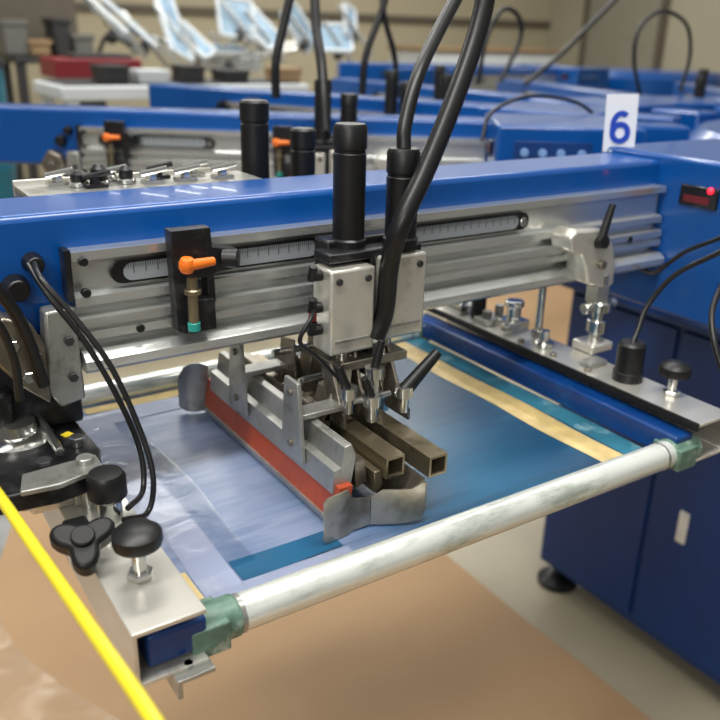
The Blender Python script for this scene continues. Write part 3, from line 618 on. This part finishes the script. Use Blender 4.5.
for u,v,w_,hh,rx,rz_,ry_ in ((108,18,.30,.50,.7,.9,.45),(140,30,.30,.54,.6,.7,.4),(172,24,.18,.50,.9,.4,.4),(194,40,.10,.34,.6,.1,-.4),(236,18,.24,.26,1.1,-.1,.1),(260,28,.2,.3,.8,.5,-.3),(335,38,.24,.24,.8,-.5,0),(300,28,.16,.3,1.2,.3,-.5),(225,50,.3,.16,.3,.2,0),(350,22,.12,.24,1.1,.2,.4)):
    q=yy(u,v,5.0)
    Rm=Matrix.Translation(q)@Matrix.Rotation(rz_,4,'Z')@Matrix.Rotation(ry_,4,'Y')@Matrix.Rotation(rx,4,'X')
    bm=nb(); f_=.018
    for (x0,x1,y0,y1) in ((-w_/2,w_/2,-hh/2,-hh/2+f_),(-w_/2,w_/2,hh/2-f_,hh/2),(-w_/2,-w_/2+f_,-hh/2,hh/2),(w_/2-f_,w_/2,-hh/2,hh/2)): bb(bm,x0,x1,y0,y1,-.012,.012)
    bmesh.ops.transform(bm,matrix=Rm,verts=bm.verts); f=obj('raised_frame',bm,'machine',t); BASE[f.name]=BASE[t.name]
    bm=nb(); bb(bm,-w_/2+f_,w_/2-f_,-hh/2+f_,hh/2-f_,-.002,.002); bmesh.ops.transform(bm,matrix=Rm,verts=bm.verts); obj('film_sheet',bm,'film',f)
    bm=nb(); cy(bm,(MP[0],MP[1],1.2),q+Vector((0,.05,-.02)),.022); cy(bm,q+Vector((-.1,0,.1)),q+Vector((.12,-.1,-.2)),.012); obj('support_arm',bm,'chrome',t)
    bm=nb(); lathe(bm,[(.03,0),(.03,.05),(.02,.06)],q+Vector((0,-.03,-.12)),(0,-.6,.8),n=14); obj('clamp_knob',bm,'dark',f)
q0=yy(8,40,6.2); q1=yy(98,40,6.2)
t=thing('work_bench','dark work bench against the far left background','bench',((q0.x+q1.x)/2,6.3,0))
obj('bench_top',bb(nb(),q0.x,q1.x,6.1,6.7,1.18,1.22),'dark',t,.01)
for x in (q0.x+.05,q1.x-.05):
    for y in (6.15,6.65): obj('leg',bb(nb(),x-.03,x+.03,y-.03,y+.03,0,1.18),'dark',t)
obj('back_board',bb(nb(),q0.x,q1.x,6.68,6.72,1.22,1.66),'trim',t)
for i,(f_,w_,hh,m_,l_) in enumerate(((.1,.16,.22,'greybin','grey equipment case at the left of the far bench'),(.36,.14,.10,'cardboard','small brown case on the far dark bench'),(.62,.12,.24,'dark','tall black equipment case on the far bench'),(.86,.14,.14,'greybin','low grey case at the right end of the far bench'))):
    x=q0.x+(q1.x-q0.x)*f_; t=thing('equipment_case',l_,'case',(x,6.35,1.22),'cases on the far bench')
    obj('case_body',bb(nb(),x-w_/2,x+w_/2,6.25,6.5,1.22,1.22+hh),m_,t,.02); obj('case_lid',bb(nb(),x-w_/2-.01,x+w_/2+.01,6.24,6.51,1.22+hh-.03,1.22+hh+.01),m_,t,.01)
q=yy(2,78,3.6); X0=q.x-.10; t=thing('drum','teal drum at the far left edge behind the arms','drum',(X0,3.7,0))
obj('shell',lathe(nb(),[(.12,0),(.125,.02),(.125,.4),(.13,.42),(.125,.44),(.125,.85),(.13,.87),(.125,.89),(.125,1.25),(.12,1.28)],(X0,3.7,0),n=32),'tealp',t)
obj('rim',lathe(nb(),[(.132,0),(.135,.01),(.132,.03)],(X0,3.7,1.26),n=32),'dark',t)
a=yy(425,52,6.8); b_=yy(560,52,6.8); t=thing('counter','long pale counter against the back wall behind the far arms','counter',((a.x+b_.x)/2,7.0,0))
obj('counter_top',bb(nb(),a.x-.03,b_.x+.03,6.8,7.4,1.28,1.32),'cardboard',t,.01); obj('body',bb(nb(),a.x,b_.x,6.84,7.38,.0,1.28),'machine',t,.005)
for k in range(3):
    x0=a.x+(b_.x-a.x)*k/3+.02; x1=a.x+(b_.x-a.x)*(k+1)/3-.02
    dd=obj('door_leaf',bb(nb(),x0,x1,6.825,6.84,.1,1.24),'machine',t,.004); BASE[dd.name]=BASE[t.name]; obj('handle',bb(nb(),x1-.06,x1-.04,6.8,6.825,.9,1.05),'chrome',dd)

# ---------------------------------------------------------------- lights
def area(loc,rot,sx,sy,e,col=(1,1,1)):
    l=bpy.data.lights.new('ceiling_and_fill_lamp','AREA'); l.shape='RECTANGLE'; l.size=sx; l.size_y=sy; l.energy=e; l.color=col
    o=bpy.data.objects.new('ceiling_and_fill_lamp',l); C.objects.link(o); o.location=loc; o.rotation_euler=rot
area((-.2,.3,3.0),(0,0,0),2.6,.25,64,(1,.98,.92))
area((1.6,1.9,3.1),(0,0,0),3.0,.25,46,(1,.98,.92))
area((1.2,4.2,3.1),(0,0,0),4.5,.4,84,(1,.98,.92))
area((4.5,5.5,3.1),(0,0,0),4.5,.5,88,(1,.98,.92))
area((-1.2,-1.0,2.2),(math.radians(60),0,math.radians(-35)),1.0,.25,18,(1,.98,.95))  # added fill lamp behind the camera, below ceiling height, tilted at the press
w=bpy.data.worlds.new('shop_air'); bpy.context.scene.world=w; w.use_nodes=True; nt=w.node_tree; bg=nt.nodes['Background']
tc=nt.nodes.new('ShaderNodeTexCoord'); sp=nt.nodes.new('ShaderNodeSeparateXYZ'); nt.links.new(tc.outputs['Generated'],sp.inputs[0])
cr_=nt.nodes.new('ShaderNodeValToRGB'); nt.links.new(sp.outputs['Z'],cr_.inputs[0])
e=cr_.color_ramp.elements; e[0].position=0.0; e[0].color=(.26,.24,.21,1); e[1].position=.6; e[1].color=(1,.99,.95,1)
x=e.new(.12); x.color=(.48,.47,.44,1)
nt.links.new(cr_.outputs[0],bg.inputs[0]); bg.inputs[1].default_value=.42
try:
    bpy.context.scene.view_settings.view_transform='Standard'
except Exception as e: print(e)

# ---------------------------------------------------------------- camera
cd=bpy.data.cameras.new('camera'); cam=bpy.data.objects.new('camera',cd); C.objects.link(cam); bpy.context.scene.camera=cam
cd.sensor_width=36; cd.lens=F/720*36; cd.clip_start=.01; cd.clip_end=60
R3=Matrix((CX,CY,CZ))
cam.matrix_world=Matrix.Translation(CAM)@R3.to_4x4()
cd.dof.use_dof=True; cd.dof.focus_distance=.82; cd.dof.aperture_fstop=5.0
